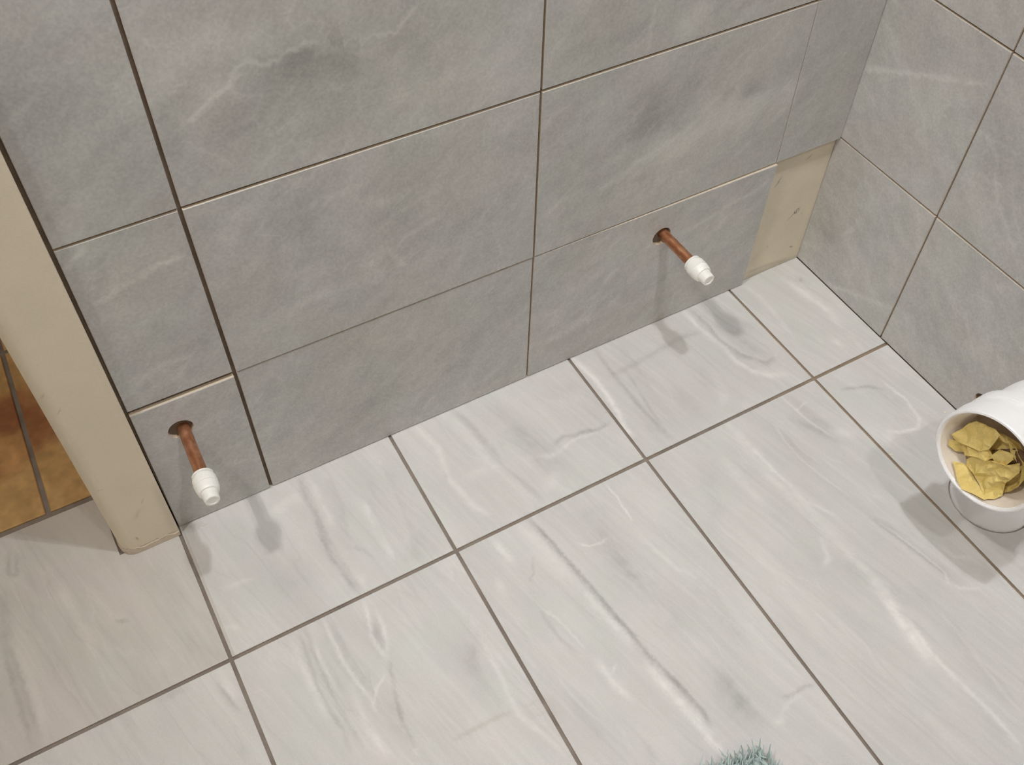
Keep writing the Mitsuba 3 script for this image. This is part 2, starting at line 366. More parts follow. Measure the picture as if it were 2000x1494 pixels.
def veins(u, v, L, gain=1.0, wide=0.6):
    """sum over polylines of the strongest soft stroke; u, v in mm"""
    acc = mi.Float(0)
    for a, wl, wr, P in L:
        best = mi.Float(0)
        n = len(P) - 1
        for i in range(n):
            (x0, y0), (x1, y1) = P[i], P[i + 1]
            dx, dy = float(x1 - x0), float(y1 - y0)
            l2 = max(dx * dx + dy * dy, 1e-3)
            px, py = u - x0, v - y0
            t = dr.clip((px * dx + py * dy) / l2, 0, 1)
            d2 = dr.square(px - t * dx) + dr.square(py - t * dy)
            side = dx * py - dy * px
            if wl == wr: iw = 1.0 / wl**2
            else: iw = dr.select(side > 0, 1.0 / wl**2, 1.0 / wr**2)
            fade = dr.minimum((i + t + 0.35) / 0.9, (n - i - t + 0.35) / 0.9)
            best = dr.maximum(best, dr.exp(-d2 * iw) * dr.clip(fade, 0, 1))
        acc = acc + (0.01 * a * (gain if max(wl, wr) <= 8 else wide * gain)) * best
    return acc

FLOOR_A, FLOOR_B = (0.545, 0.533, 0.520), (0.30, 0.24, 0.20)
def floor_print(p, n, uv):
    x, y = p.x * 1000, p.y * 1000
    wob = noise(x * 0.09, y * 0.09, 3.3) - 0.5
    wob2 = fbm(x * 0.35, y * 0.35, 8.1, 2) - 0.5
    wob3 = fbm(x * 0.35, y * 0.35, 28.1, 2) - 0.5
    u, v = x + 1.6 * wob + 3.2 * wob2, y - 1.6 * wob + 3.2 * wob3
    k = dr.floor((p.x + 0.7515) / 0.3015)            # every tile has its own streaks
    r = dr.floor((p.y + 0.2085) / 0.6025)
    s = 0.97 * p.x + 0.22 * p.y + 0.012 * (fbm(p.x * 14, p.y * 7, 1.0) - 0.5)
    w = -0.22 * p.x + 0.97 * p.y
    broad = fbm(s * 26 + k * 7.7, w * 3.2 + r * 3.1, k * 1.7, 3) - 0.5
    fine = fbm(s * 190 + k * 3.1, w * 14 + r * 5.0, k * 2.9, 3) - 0.5
    spk = noise(p.x * 900, p.y * 900, 2.0) - 0.5
    cloud = fbm(p.x * 18, p.y * 18, k + 4.0, 3) - 0.5
    rag = 0.55 + 0.9 * fbm(x * 0.11, y * 0.11, 14.0, 3)
    g = 1.0 + 0.15 * broad + 0.11 * fine + 0.05 * spk + 0.06 * cloud + rag * veins(u, v, FLOOR_VEINS, 1.9)
    tint = (fbm(p.x * 20, p.y * 20, 9.0, 3) - 0.5) * 0.10
    rn = fbm(s * 46 + k * 5.3, w * 6 + r * 2.2, k * 3.7 + 50.0, 4)
    g = g + 0.055 * dr.power(1 - dr.abs(2 * rn - 1), 26.0) * smoothstep(0.42, 0.62, noise(s * 24, w * 5, k + 70.0))
    dn = fbm(s * 36 + k * 9.3, w * 5 + r * 4.2, k * 6.1 + 90.0, 4)
    g = g - 0.06 * dr.power(1 - dr.abs(2 * dn - 1), 26.0) * smoothstep(0.45, 0.65, noise(s * 20, w * 4, k + 30.0))
    c = mi.Color3f(FLOOR_A[0] * (1 + 0.5 * tint), FLOOR_A[1] * (1 - 0.3 * tint), FLOOR_A[2]) * g
    c = dr.select((k < -1.5) & (k > -2.5) & (r > -0.5), c * mi.Color3f(0.90, 0.87, 0.84), c)   # duller tile tone, partly weaker light by the doorway put into its colour
    smear = dr.clip(veins(u, v, FLOOR_SMEARS) * 1.6, 0, 1)
    c = mix(c, mi.Color3f(0.33, 0.27, 0.22), smear)
    side = mi.Color3f(0.36, 0.30, 0.25)
    return dr.select(dr.abs(n.z) > 0.4, c, side)

WALL_A = (0.421, 0.412, 0.398)
BISCUIT = (0.62, 0.53, 0.42)
def wall_print(a, b, seed, L, gain, tone=1.0):
    x, y = a * 1000, b * 1000
    wob = noise(x * 0.07, y * 0.07, 1.3) - 0.5
    wob2 = noise(x * 0.25, y * 0.25, 6.1) - 0.5
    u, v = x + 5.0 * wob + 1.6 * wob2, y + 5.0 * wob2 - 2.0 * wob
    s, w = 0.8 * a + 0.6 * b, -0.6 * a + 0.8 * b
    big = fbm(s * 7 + seed, w * 13, seed, 4) - 0.5
    mid = fbm(s * 40, w * 70, seed + 3.0, 3) - 0.5
    spk = fbm(a * 420, b * 420, seed + 5.0, 2) - 0.5
    g = tone * (1.0 + 0.22 * big + 0.18 * mid + 0.20 * spk + veins(u, v, L, gain, 0.95))
    rn = fbm(s * 11 + seed, w * 26, seed + 60.0, 4)
    g = g + 0.09 * dr.power(1 - dr.abs(2 * rn - 1), 30.0) * smoothstep(0.4, 0.65, noise(s * 16, w * 16, seed + 80.0))
    tint = (fbm(a * 16, b * 16, seed + 9.0, 3) - 0.5) * 0.10
    warm = (fbm(a * 9, b * 9, seed + 19.0, 2) - 0.5) * 0.06
    return mi.Color3f(WALL_A[0] * (1 + 0.5 * tint + 0.3 * warm), WALL_A[1] * (1 - 0.3 * tint), WALL_A[2] * (1 - warm)) * g
def back_print(p, n, uv):
    return dr.select(dr.abs(n.y) > 0.4, wall_print(p.x, p.z, 2.0, BACK_VEINS, 1.6), mi.Color3f(BISCUIT))
def right_print(p, n, uv):
    return dr.select(dr.abs(n.x) > 0.4, wall_print(p.y, p.z, 31.0, RIGHT_VEINS, 1.5, 1.08), mi.Color3f(BISCUIT))

def adhesive(p, n, uv):
    return mix((0.10, 0.075, 0.058), (0.19, 0.145, 0.11), fbm(p.x * 60, p.y * 60, p.z * 60, 3))
def grout(p, n, uv):
    tan = smoothstep(0.30, 0.12, dr.abs(p.x)) * smoothstep(0.0, 0.05, -p.y)      # sandier grout in the last joint
    return mix(mi.Color3f(1.0), mi.Color3f(1.18, 1.08, 0.92), tan) * mix((0.165, 0.138, 0.122), (0.29, 0.245, 0.21), fbm(p.x * 45, p.y * 45, 3.0, 4))
def board(p, n, uv):
    x, z = p.x * 1000, p.z * 1000
    g = 1 + 0.16 * (fbm(p.x * 25, p.z * 25, 5.0, 3) - 0.5) + 0.08 * (noise(x, z, 1.0) - 0.5)
    c = mi.Color3f(0.60, 0.535, 0.425) * g
    st = veins(x + 2 * (noise(x * .3, z * .3) - .5), z, BOARD_MARKS)
    return mix(c, mi.Color3f(0.11, 0.09, 0.075), dr.clip(st, 0, 1))
def plaster(p, n, uv):
    x, y, z = p.x * 1000, p.y * 1000, p.z * 1000
    g = 1 + 0.09 * (fbm(p.x * 22, p.y * 22, p.z * 22, 3) - 0.5) + 0.05 * (noise(x * .8, y * .8, z * .8) - 0.5)
    c = mi.Color3f(0.62, 0.545, 0.425) * g
    dirt = dr.clip(veins(x, z + 3 * (noise(x * .25, z * .25, 2.0) - .5), PLASTER_MARKS), 0, 1)
    return mix(c, mi.Color3f(0.17, 0.145, 0.115), dirt)
def caulk(p, n, uv):
    g = fbm(p.x * 120, p.y * 120, p.z * 200, 3)
    return mix((0.52, 0.44, 0.35), (0.36, 0.30, 0.235), smoothstep(0.4, 0.75, g))
def terracotta(p, n, uv):
    k = dr.floor((p.x + 1.197) / 0.3)
    g = fbm(p.x * 14 + k * 3, p.y * 14, k, 4)
    f = fbm(p.x * 90, p.y * 90, 3.0, 3)
    c = mix((0.23, 0.095, 0.042), (0.37, 0.205, 0.085), smoothstep(0.3, 0.68, g))
    c = mix(c, (0.40, 0.26, 0.11), 0.8 * smoothstep(0.40, 0.62, noise(p.x * 9 + 1.3, p.y * 7 + 4.1, 7.0)))
    return c * (1.0 + 0.6 * f)
def copper(p, n, uv):
    g = fbm(p.x * 130, p.y * 90, p.z * 130, 3)
    return mix((0.42, 0.17, 0.085), (0.66, 0.34, 0.20), smoothstep(0.3, 0.75, g))
def paper(p, n, uv):
    g = fbm(p.x * 70, p.y * 70, p.z * 70, 3)
    f = noise(p.x * 900, p.y * 900, p.z * 900)
    return mix((0.58, 0.445, 0.14), (0.76, 0.60, 0.235), g) * (0.93 + 0.14 * f)
def seal_col(p, n, uv):
    g = fbm(p.x * 60, p.y * 60, p.z * 60, 3)
    return mix((0.66, 0.58, 0.49), (0.77, 0.70, 0.61), g)
def paint(p, n, uv):
    return mi.Color3f(0.72, 0.69, 0.64) * (1 + 0.04 * (fbm(p.x * 3, p.y * 3, p.z * 3, 2) - 0.5))

def pr(name, col, rough, spec=0.5, **k):
    scene[name] = {'type': 'twosided', 'b': {'type': 'principled', 'base_color': proc(col) if callable(col) else {'type': 'rgb', 'value': list(col)},
                                            'roughness': rough, 'specular': spec, **k}}
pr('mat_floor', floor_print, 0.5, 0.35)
pr('mat_back', back_print, 0.36, 0.45)
pr('mat_right', right_print, 0.36, 0.45)
pr('mat_adhesive', adhesive, 0.9, 0.2)
pr('mat_grout', grout, 0.9, 0.2)
pr('mat_board', board, 0.8, 0.2)
pr('mat_plaster', plaster, 0.6, 0.3)
pr('mat_caulk', caulk, 0.7, 0.3)
pr('mat_terracotta', terracotta, 0.45, 0.4)
pr('mat_copper', copper, 0.36, 0.5, metallic=0.85)
pr('mat_cap', (0.78, 0.775, 0.74), 0.32, 0.5)
pr('mat_pvc', (0.80, 0.80, 0.815), 0.28, 0.5)
pr('mat_seal', seal_col, 0.5, 0.3)
pr('mat_paper', paper, 0.6, 0.3)
pr('mat_shaded_paper', (0.17, 0.105, 0.06), 0.8, 0.2)  # paper darkened in its colour, standing for shade inside the mouth
pr('mat_teal', (0.45, 0.535, 0.53), 0.8, 0.2, sheen=0.4)
pr('mat_paint', paint, 0.8, 0.2)
pr('mat_wood', (0.17, 0.12, 0.09), 0.7, 0.2)
pr('mat_chrome', (0.75, 0.75, 0.76), 0.2, 0.5, metallic=0.9)
pr('mat_chip', (0.72, 0.66, 0.55), 0.6, 0.3)

# ------------------------------------------------------------------ floor of the room
TH = 0.0076                                        # plasterboard behind the wall tiles
FX = [(-2.2660,) * 2, (-1.9645,) * 2, (-1.6630,) * 2, (-1.3615,) * 2, (-1.0596, -1.0590), (-0.7500, -0.7565), (-0.4507, -0.4525), (-0.1459, -0.1451), (-0.0005,) * 2]
FJ = [.005, .005, .005, .005, .0046, .0046, .0044, .0042, .0]
FY = [-2.0200, -1.4165, -0.8130, -0.2093]          # cross joints
def jx(i, y):                                      # joint i at depth y
    a, b = FX[i]
    return a + (b - a) * min(max(-y / 0.6, 0), 1.2)
struct('floor', cat([box(-2.30, 0.12, -2.20, 0.0995, -0.06, -0.010)]), 'mat_grout', 'pale grey streaked porcelain tiled floor of the small room', 'floor')
add('floor__grout', box(-2.30, 0.0078, -2.20, 0.0076, -0.0099, -0.0028), 'mat_grout')
add('floor__grout', box(-2.30, -1.1290, 0.0076, 0.1055, -0.0099, -0.0028), 'mat_grout')
PIPE_C = (-0.070, -0.491)
def floor_tile(q, holes=(), hs=(0, 0, 0, 0)):
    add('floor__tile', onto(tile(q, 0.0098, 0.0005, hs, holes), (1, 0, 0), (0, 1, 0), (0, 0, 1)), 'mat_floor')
rows = [(-2.195, FY[0]), (FY[0], FY[1]), (FY[1], FY[2]), (FY[2], FY[3]), (FY[3], TH)]
JY = 0.0050
for ri, (y0, y1) in enumerate(rows):
    for i in range(len(FX)):
        if i == 0: xa0 = xa1 = -2.295
        else: xa0, xa1 = jx(i - 1, y0) + FJ[i - 1] / 2, jx(i - 1, y1) + FJ[i - 1] / 2
        xb0, xb1 = jx(i, y0) - FJ[i] / 2, jx(i, y1) - FJ[i] / 2
        ya, yb = y0 + (JY / 2 if ri else 0), y1 - (JY / 2 if ri < 4 else 0)
        if ri == 4 and xb0 < -1.2:
            yb = 0.0965
        if ri == 4 and i == 4:                     # notched round the wall end
            poly = [(xa0, ya), (xb0, ya), (xb1, -0.0040), (-1.1372, -0.0040), (-1.1385, 0.0860), (-1.1345, 0.0862), (-1.1340, 0.0965), (xa0, 0.0965)]
            add('floor__tile', from_man(prism([poly[0], poly[1], poly[2], poly[3], poly[4], (-1.1385, 0.0965), poly[7]], -0.0098, 0.0)), 'mat_floor')
            continue
        holes = [(PIPE_C[0], PIPE_C[1], 0.0562)] if (ri == 3 and i == 8) else ()
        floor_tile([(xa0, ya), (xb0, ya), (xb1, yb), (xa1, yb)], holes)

# ------------------------------------------------------------------ hall beyond the doorway
struct('floor_hall', box(-2.60, 0.15, 0.1060, 1.80, -0.06, -0.0035), 'mat_grout', 'terracotta tiled floor of the hall beyond the wall end', 'floor')
hx = [-2.59, -2.397, -2.097, -1.797, -1.497, -1.197, -0.897, -0.597, -0.297, 0.003, 0.14]
hy = [0.1060, 0.4216, 0.7216, 1.0216, 1.3216, 1.6216, 1.79]
for a in range(len(hx) - 1):
    for b in range(len(hy) - 1):
        if hx[a] > -1.0 and hy[b] < 0.12 : y0 = 0.130
        else: y0 = hy[b] + (0.0 if b == 0 else 0.0035)
        sk = 0.006 if (b == 0) else 0
        q = [(hx[a] + .0035 - sk * (hx[a] == -1.197), y0), (hx[a + 1] - .0035 - sk * (hx[a + 1] == -1.197), y0), (hx[a + 1] - .0035, hy[b + 1] - .0035), (hx[a] + .0035, hy[b + 1] - .0035)]
        add('floor_hall__tile', onto(tile(q, 0.0032, 0.0012), (1, 0, 0), (0, 1, 0), (0, 0, 1)), 'mat_terracotta')

# ------------------------------------------------------------------ back wall: plasterboard, adhesive, tiles
def bmap(m): return onto(m, (1, 0, 0), (0, 0, 1), (0, -1, 0))
struct('wall_back', box(-1.0575, 0.13, TH, 0.125, 0.0, CEIL), 'mat_board', 'grey tiled wall with two capped copper pipes and a bare plasterboard corner', 'wall')
H1, H2, H3 = 0.5010, 0.2475, 0.7540
add('wall_back__tile_adhesive', bmap(from_man(prism([(-1.0565, 0.0012), (-0.1225, 0.0012), (-0.1225, 0.2505), (-0.0002, 0.2505), (-0.0002, 2.34), (-1.0565, 2.34)], -0.0075, -0.0042))), 'mat_adhesive')
VX = {0: [-1.0571, -1.0542, -1.0522], 1: [-0.9277, -0.9285, -0.9312], 2: [-0.5243, -0.5227, -0.5227], 3: [-0.1204, -0.1195, -0.1243]}
def vx(j, z):
    x = VX[j]
    return float(np.interp(z, [0, .2475, .501], x)) if z <= .501 else x[2] + (0.0040 * (z - .501) if j == 0 else 0)
JV = {0: (0.0, 0.0, 0.0), 1: (0.0046, 0.0046, 0.0042), 2: (0.0026, 0.0030, 0.0030), 3: (0.0, 0.0012, 0.0014)}
PL, PR = (-1.0049, 0.1862), (-0.3074, 0.1934)
zr = [0.0, H2, H1, H3, 1.0070, 1.2600, 1.5130, 1.7660, 2.0190, 2.2720, 2.345]
for r in range(len(zr) - 1):
    for c in range(4):
        if r == 0 and c == 3: continue             # the missing tile
        z0, z1 = zr[r], zr[r + 1]
        k = min(r, 2)
        gapb = 0.0012 if r == 0 else (0.0017 if r > 1 else {0: 0.0034, 1: 0.0015, 2: 0.0009, 3: 0.0012}[c])
        gapt = 0.0017 if r else {0: 0.0036, 1: 0.0011, 2: 0.0008}[c]
        xl0, xl1 = vx(c, z0) + JV[c][k] / 2, vx(c, z1) + JV[c][k] / 2
        if c == 0: xl0, xl1 = vx(0, z0), vx(0, z1)
        if c == 3: xr0 = xr1 = -0.0008
        else: xr0, xr1 = vx(c + 1, z0) - JV[c + 1][k] / 2, vx(c + 1, z1) - JV[c + 1][k] / 2
        hs = (0, 0, 0, 0)
        if r == 0 and c == 2: hs = (0, 0.0005, 0.0030, 0.0)
        if r == 0 and c == 0: hs = (0.0005, 0.0005, 0.0022, 0.0020)
        if r == 0 and c == 1: hs = (0, 0, 0.0, 0.0)
        if r == 1 and c == 3: hs = (0.0, 0.0, 0.0, 0.0)
        if r > 0: hs = tuple(0.0006 * math.sin(r * 7.1 + c * 3.7 + i * 1.9) for i in range(4))
        if r == 1 and c == 1: hs = (0.0011, 0.0011, 0.0002, 0.0002)
        holes = []
        if (r, c) == (0, 0): holes = [(-1.0080, 0.1900, 0.0152)]
        if (r, c) == (0, 2): holes = [(-0.3118, 0.1925, 0.0152)]
        add('wall_back__tile', bmap(tile([(xl0, z0 + gapb), (xr0, z0 + gapb), (xr1, z1 - gapt), (xl1, z1 - gapt)], 0.0041, 0.0006, hs, holes)), 'mat_back')

# ------------------------------------------------------------------ right wall
def rmap(m): return onto(m, (0, 1, 0), (0, 0, 1), (-1, 0, 0))
struct('wall_right', box(TH, 0.13, -2.20, TH, 0.0, CEIL), 'mat_board', 'grey tiled wall at right angles to the wall with the pipes', 'wall')
add('wall_right__tile_adhesive', box(0.0042, TH - 0.0001, -2.19, 0.0070, 0.0012, 2.34), 'mat_adhesive')
ry = [-2.19, -1.8110, -1.4070, -1.0030, -0.5990, -0.1946, 0.0068]
rz = [0.0, 0.2490, 0.5030, 0.7560, 1.0090, 1.2620, 1.5150, 1.7680, 2.0210, 2.2740, 2.345]
for r in range(len(rz) - 1):
    for c in range(len(ry) - 1):
        g = 0.0013
        y1 = ry[c + 1] - (g if c < len(ry) - 2 else 0)
        if c == len(ry) - 2 and r > 0: y1 = 0.0070
        if c == len(ry) - 2 and r == 0: y1 = 0.0070
        q = [(ry[c] + (g if c else 0), rz[r] + (0.0012 if r == 0 else 0.0013)), (y1, rz[r] + (0.0012 if r == 0 else 0.0013)), (y1, rz[r + 1] - 0.0013), (ry[c] + (g if c else 0), rz[r + 1] - 0.0013)]
        holes = [(-0.3805, 0.0490, 0.0115)] if (r == 0 and c == 4) else ()
        hs = tuple(0.0004 * math.sin(r * 5.1 + c * 2.7 + i * 2.3) for i in range(4))
        # seen from the room, +y runs to the left: keep the corner order consistent
        m = tile(q, 0.0041, 0.0006, hs, holes)
        add('wall_right__tile', rmap(m), 'mat_right')

# ------------------------------------------------------------------ the plastered wall end on the left, rounded corner
def end_profile(off):
    x0, x1, y0, y1, R = -1.1328, -1.0590, -0.0115, 0.1250, 0.018
    P = [(x1, y1), (x1, y0 - off)]
    for t in np.linspace(0, np.pi / 2, 14):
        P.append((x0 + R - (R + off) * math.sin(t), y0 + R - (R + off) * math.cos(t)))
    P.append((x0 - off, y1))
    return P[::-1]
def lean(m):
    v = np.array(m.vertices); v[:, 0] += 0.0045 * v[:, 2]
    m.vertices = v
    return m
struct('wall_left', lean(from_man(prism(end_profile(0), 0.0, CEIL))), 'mat_plaster', 'beige painted end of the wall with a rounded corner beside the doorway', 'wall', smooth=40)
cp = end_profile(0.0014)
rng = np.random.default_rng(4)
strip = from_man(prism([p for p in cp], 0.0002, 0.0100).refine_to_length(0.006))
v = np.array(strip.vertices); top = v[:, 2] > 0.0095
v[top, 2] += 0.0016 * (np.array([math.sin(310 * a + 2) + math.sin(173 * a + 5 * b) for a, b in v[top, :2]]))
strip.vertices = v
add('wall_left__caulk_strip', strip, 'mat_caulk', smooth=40)

# ------------------------------------------------------------------ the rest of the shell, out of the picture
struct('wall_front', box(-2.40, 0.13, -2.30, -2.20, 0, CEIL), 'mat_paint', 'pale painted wall behind the camera', 'wall')
struct('wall_far_left', box(-2.40, -2.30, -2.20, 0.0, 0, CEIL), 'mat_paint', 'pale painted wall at the far left of the room', 'wall')
struct('wall_doorway', cat([box(-2.60, -1.96, 0.0, 0.125, 0, CEIL), box(-1.96, -1.1325, 0.0, 0.125, 2.05, CEIL)]), 'mat_paint', 'painted wall and lintel round the open doorway', 'wall')
struct('wall_hall', cat([box(-2.70, -2.60, 0.0, 1.9, 0, CEIL), box(-2.60, 0.15, 1.80, 1.90, 0, CEIL), box(0.15, 0.25, 0.125, 1.9, 0, CEIL)]), 'mat_paint', 'painted walls of the hall', 'wall')
struct('ceiling', box(-2.70, 0.25, -2.30, 1.9, CEIL, CEIL + 0.1), 'mat_paint', 'white ceiling with recessed downlights', 'ceiling')

# ------------------------------------------------------------------ ceiling lamps
def downlight(x, y, i):
    n = 'ceiling_downlight' + (f'_{i:03d}' if i else '')
    bez = lathe([(0, .062), (0, .076), (-.004, .076), (-.006, .069), (-.004, .062), (0, .062)], 40)
    bez.apply_translation((x, y, CEIL))
    scene[n + '__bezel'] = mikit.ply(bez, 'mat_chrome', smooth=30)
    t = np.linspace(0, 2 * np.pi, 33)[:-1]
    V = np.vstack([[0, 0, 0], np.c_[.058 * np.cos(t), .058 * np.sin(t), 0 * t]]) + [x, y, CEIL - 0.003]
    F = [[0, 1 + (k + 1) % 32, 1 + k] for k in range(32)]
    scene[n + '__lens'] = mikit.ply(trimesh.Trimesh(V, F, process=False), 'mat_cap', emitter={'type': 'area', 'radiance': {'type': 'rgb', 'value': [1.2 * v for v in LAMPS[i]]}})
    for k in range(3):
        a = 2.1 * k
        o = [x + (.045 if i == 0 else .026) * math.cos(a), y + (.045 if i == 0 else .026) * math.sin(a), CEIL - 0.006]
        scene[f'led_{i}_{k}'] = {'type': 'spot', 'to_world': T().look_at(origin=o, target=list(LAMP_AIM[i][:3]) if LAMP_AIM[i] else [o[0], o[1], 0], up=[0, 1, 0]), 'cutoff_angle': LAMP_AIM[i][3] if LAMP_AIM[i] else 74.0, 'beam_width': 8.0 if LAMP_AIM[i] else 14.0,
                                 'intensity': {'type': 'rgb', 'value': [v / 3 for v in LAMPS[i]]}}
    where = ['nearest the doorway', 'over the pan connector', 'by the right wall behind the camera', 'at the left behind the camera'][i]
    tag(n, 'round recessed ceiling downlight ' + where, 'lamp', 'ceiling downlights')
for i, (x, y) in enumerate(LAMP_AT): downlight(x, y, i)
hb = lathe([(0, .150), (0, .165), (-.030, .160), (-.035, .150), (-.030, .140), (0, .150)], 40); hb.apply_translation((HALL_AT[0], HALL_AT[1], CEIL))
scene['hall_ceiling_lamp__rim'] = mikit.ply(hb, 'mat_cap', smooth=30)
t = np.linspace(0, 2 * np.pi, 41)[:-1]
V = np.vstack([[0, 0, 0], np.c_[.141 * np.cos(t), .141 * np.sin(t), 0 * t]]) + [HALL_AT[0], HALL_AT[1], CEIL - 0.028]
scene['hall_ceiling_lamp__diffuser'] = mikit.ply(trimesh.Trimesh(V, [[0, 1 + (k + 1) % 40, 1 + k] for k in range(40)], process=False), 'mat_cap', emitter={'type': 'area', 'radiance': {'type': 'rgb', 'value': list(HALL_LAMP)}})
tag('hall_ceiling_lamp', 'round warm ceiling lamp of the hall', 'lamp')

# ------------------------------------------------------------------ capped copper pipes
CAP = [(0, .0080), (0, .0122), (.0008, .0127), (.0030, .0127), (.0034, .0112), (.0050, .0112), (.0054, .0130), (.0065, .0137), (.0120, .0141), (.0165, .0140), (.0168, .0133), (.0175, .0133), (.0178, .0139), (.0220, .0134), (.0262, .0124), (.0275, .0116), (.0278, .0090)]
PLUG = [(.0272, .0085), (.0272, .0097), (.0370, .0091), (.0392, .0088), (.0400, .0080), (.0400, .0058), (.0394, .0056), (.0394, .0)]
def pipe(n, hole, tip, label, chip):
    a = np.array([hole[0], 0.0, hole[1]]); b = np.array(tip)
    d = (b - a) / np.linalg.norm(b - a)
    pm = cyl_between(a - d * 0.0060, b - d * 0.012, 0.0076, 40)
    pm = pm.subdivide_to_size(0.02)
    scene[n + '__pipe'] = mikit.ply(pm, 'mat_copper', smooth=40)
    M = frame_along(b - d * 0.040, d)
    cm, pg, cl = lathe(CAP[4:], 56), lathe(PLUG, 56), lathe([CAP[0], CAP[1], CAP[2], CAP[3], CAP[4]], 56)
    for m in (cm, pg, cl): m.apply_transform(M)
    scene[n + '__end_cap'] = mikit.ply(cm, 'mat_cap', smooth=35)
    scene[n + '__end_cap__collet'] = mikit.ply(cl, 'mat_cap', smooth=35)
    scene[n + '__end_cap__plug'] = mikit.ply(pg, 'mat_cap', smooth=35)
    tag(n, label, 'pipe')
    labels[n + '__pipe'] = {'label': 'bare dull copper tube'}
    labels[n + '__end_cap'] = {'label': 'white plastic push-fit stop end'}
pipe('copper_pipe', PL, (-1.0077, -0.1135, 0.1862), 'capped copper pipe out of the wall beside the beige wall end', 0)
pipe('copper_pipe_001', PR, (-0.3062, -0.1060, 0.1942), 'capped copper pipe out of the wall near the bare plasterboard corner', 1)
sp = [cyl_between((0.0072, -0.3805, 0.0455), (0.0005, -0.3805, 0.0455), 0.0076, 32)]
scene['copper_pipe_002'] = mikit.ply(sp[0], 'mat_copper', smooth=40)
tag('copper_pipe_002', 'short copper pipe stub in the right wall behind the white connector', 'pipe')

# ------------------------------------------------------------------ white pan connector
MC = np.array([-0.2115, -0.507, 0.209])
MN = np.array([-0.9955, -0.0836, 0.0454]); MU = np.array([-0.0837, 0.9965, 0.0]); MV = np.array([0.0452, 0.0038, 0.999])
MM = frame_along(MC, -MN)                          # s runs inwards from the mouth
SOCK = [(.0035, .0605), (.0012, .0615), (0, .0630), (.0004, .0650), (.0020, .0662), (.0250, .0662), (.0262, .0655), (.0266, .0630), (.0440, .0625), (.0450, .0640), (.0465, .0648), (.0600, .0645), (.0620, .0630), (.0625, .0575), (.0700, .0565)]
sock = lathe(SOCK, 96); sock.apply_transform(MM)
scene['pan_connector__socket'] = mikit.ply(sock, 'mat_pvc', smooth=35)
seal = lathe([(.0030, .0612), (.0036, .0600), (.0110, .0575), (.0200, .0540), (.0300, .0505), (.0330, .0480), (.0520, .0470), (.0540, 0)], 96); seal.apply_transform(MM)
scene['pan_connector__seal'] = mikit.ply(seal, 'mat_seal', smooth=35)
# elbow: swept from the socket to the pipe in the floor
P0 = MC - MN * 0.066; c0 = np.array([PIPE_C[0], PIPE_C[1], 0.0])
Rb = 0.062
corner = np.array([c0[0], c0[1], P0[2]])
d1 = corner - P0; L1 = np.linalg.norm(d1); d1 /= L1
path = [P0, P0 + d1 * max(L1 - Rb, 0.002)]
tan = []
for t in np.linspace(0, np.pi / 2, 13)[1:]:
    path.append(corner - d1 * Rb + d1 * Rb * math.sin(t) + np.array([0, 0, -1]) * Rb * (1 - math.cos(t)))
path += [np.array([c0[0], c0[1], z]) for z in (0.115, 0.085)]
path = np.array(path)
def sweep(path, rad, n=72):
    tg = np.gradient(path, axis=0); tg /= np.linalg.norm(tg, axis=1, keepdims=True)
    s = np.array([d1[1], -d1[0], 0.0]); s /= np.linalg.norm(s)
    t = np.linspace(0, 2 * np.pi, n, endpoint=False)
    V = []
    for p, g, r in zip(path, tg, rad):
        u2 = np.cross(g, s)
        V.append(p + r * (np.cos(t)[:, None] * s + np.sin(t)[:, None] * u2))
    V = np.concatenate(V); F = []
    for i in range(len(path) - 1):
        for j in range(n):
            a, b, c, d = i * n + j, i * n + (j + 1) % n, (i + 1) * n + (j + 1) % n, (i + 1) * n + j
            F += [[a, b, c], [a, c, d]]
    m = trimesh.Trimesh(V, F, process=False)
    return m
el = sweep(path, np.full(len(path), 0.0555)); el.fix_normals()
scene['pan_connector__elbow'] = mikit.ply(el, 'mat_pvc', smooth=40)
col = lathe([(.100, .0550), (.100, .0590), (.096, .0600), (.070, .0595), (.066, .0565), (.012, .0545), (-.009, .0545)], 80); col.invert() if False else None
col.apply_translation((c0[0], c0[1], 0)); col.fix_normals()
scene['pan_connector__spigot'] = mikit.ply(col, 'mat_pvc', smooth=35)
tag('pan_connector', 'white plastic toilet pan connector standing in the floor by the right wall', 'pipe connector')

# ------------------------------------------------------------------ crumpled paper stuffed in its mouth
SHEETS = [
[(50,-11,11),(46,-3,20),(43,9,22),(38,18,22),(29,24,20),(24,26,19),(17,29,20),(8,32,15),(8,20,14),(9,6,14),(16,-5,14),(26,-6,11),(35,-12,12),(45,-20,16)],
[(48,-20,9),(37,-20,19),(34,-21,20),(32,-32,23),(38,-32,15),(45,-27,9)],
[(35,-18,16),(27,-9,13),(17,-5,15),(9,1,17),(-1,-1,15),(5,-11,12),(13,-13,12),(23,-24,14),(25,-29,16)],
[(0,2,14),(-4,18,11),(-11,21,13),(-17,22,15),(-19,17,13),(-17,5,11),(-9,-1,12)],
[(-3,22,26),(-11,24,24),(-23,20,20),(-32,16,18),(-40,2,18),(-40,-13,18),(-37,-27,19),(-31,-37,18),(-28,-33,22),(-32,-23,26),(-34,-16,28),(-25,4,26),(-12,11,26)],
[(21,-34,18),(14,-16,15),(4,-13,12),(-6,-1,10),(-18,6,9),(-28,21,12),(-33,8,14),(-30,-9,13),(-27,-19,14),(-33,-37,15),(-30,-44,9),(-23,-49,5),(-6,-46,14),(7,-41,15),(17,-42,18)],
[(30,-43,8),(22,-43,16),(17,-44,20),(4,-49,18),(-19,-50,7),(-24,-49,5),(-22,-50,2),(-9,-54,2),(3,-57,-1),(12,-53,1),(23,-47,6)]]
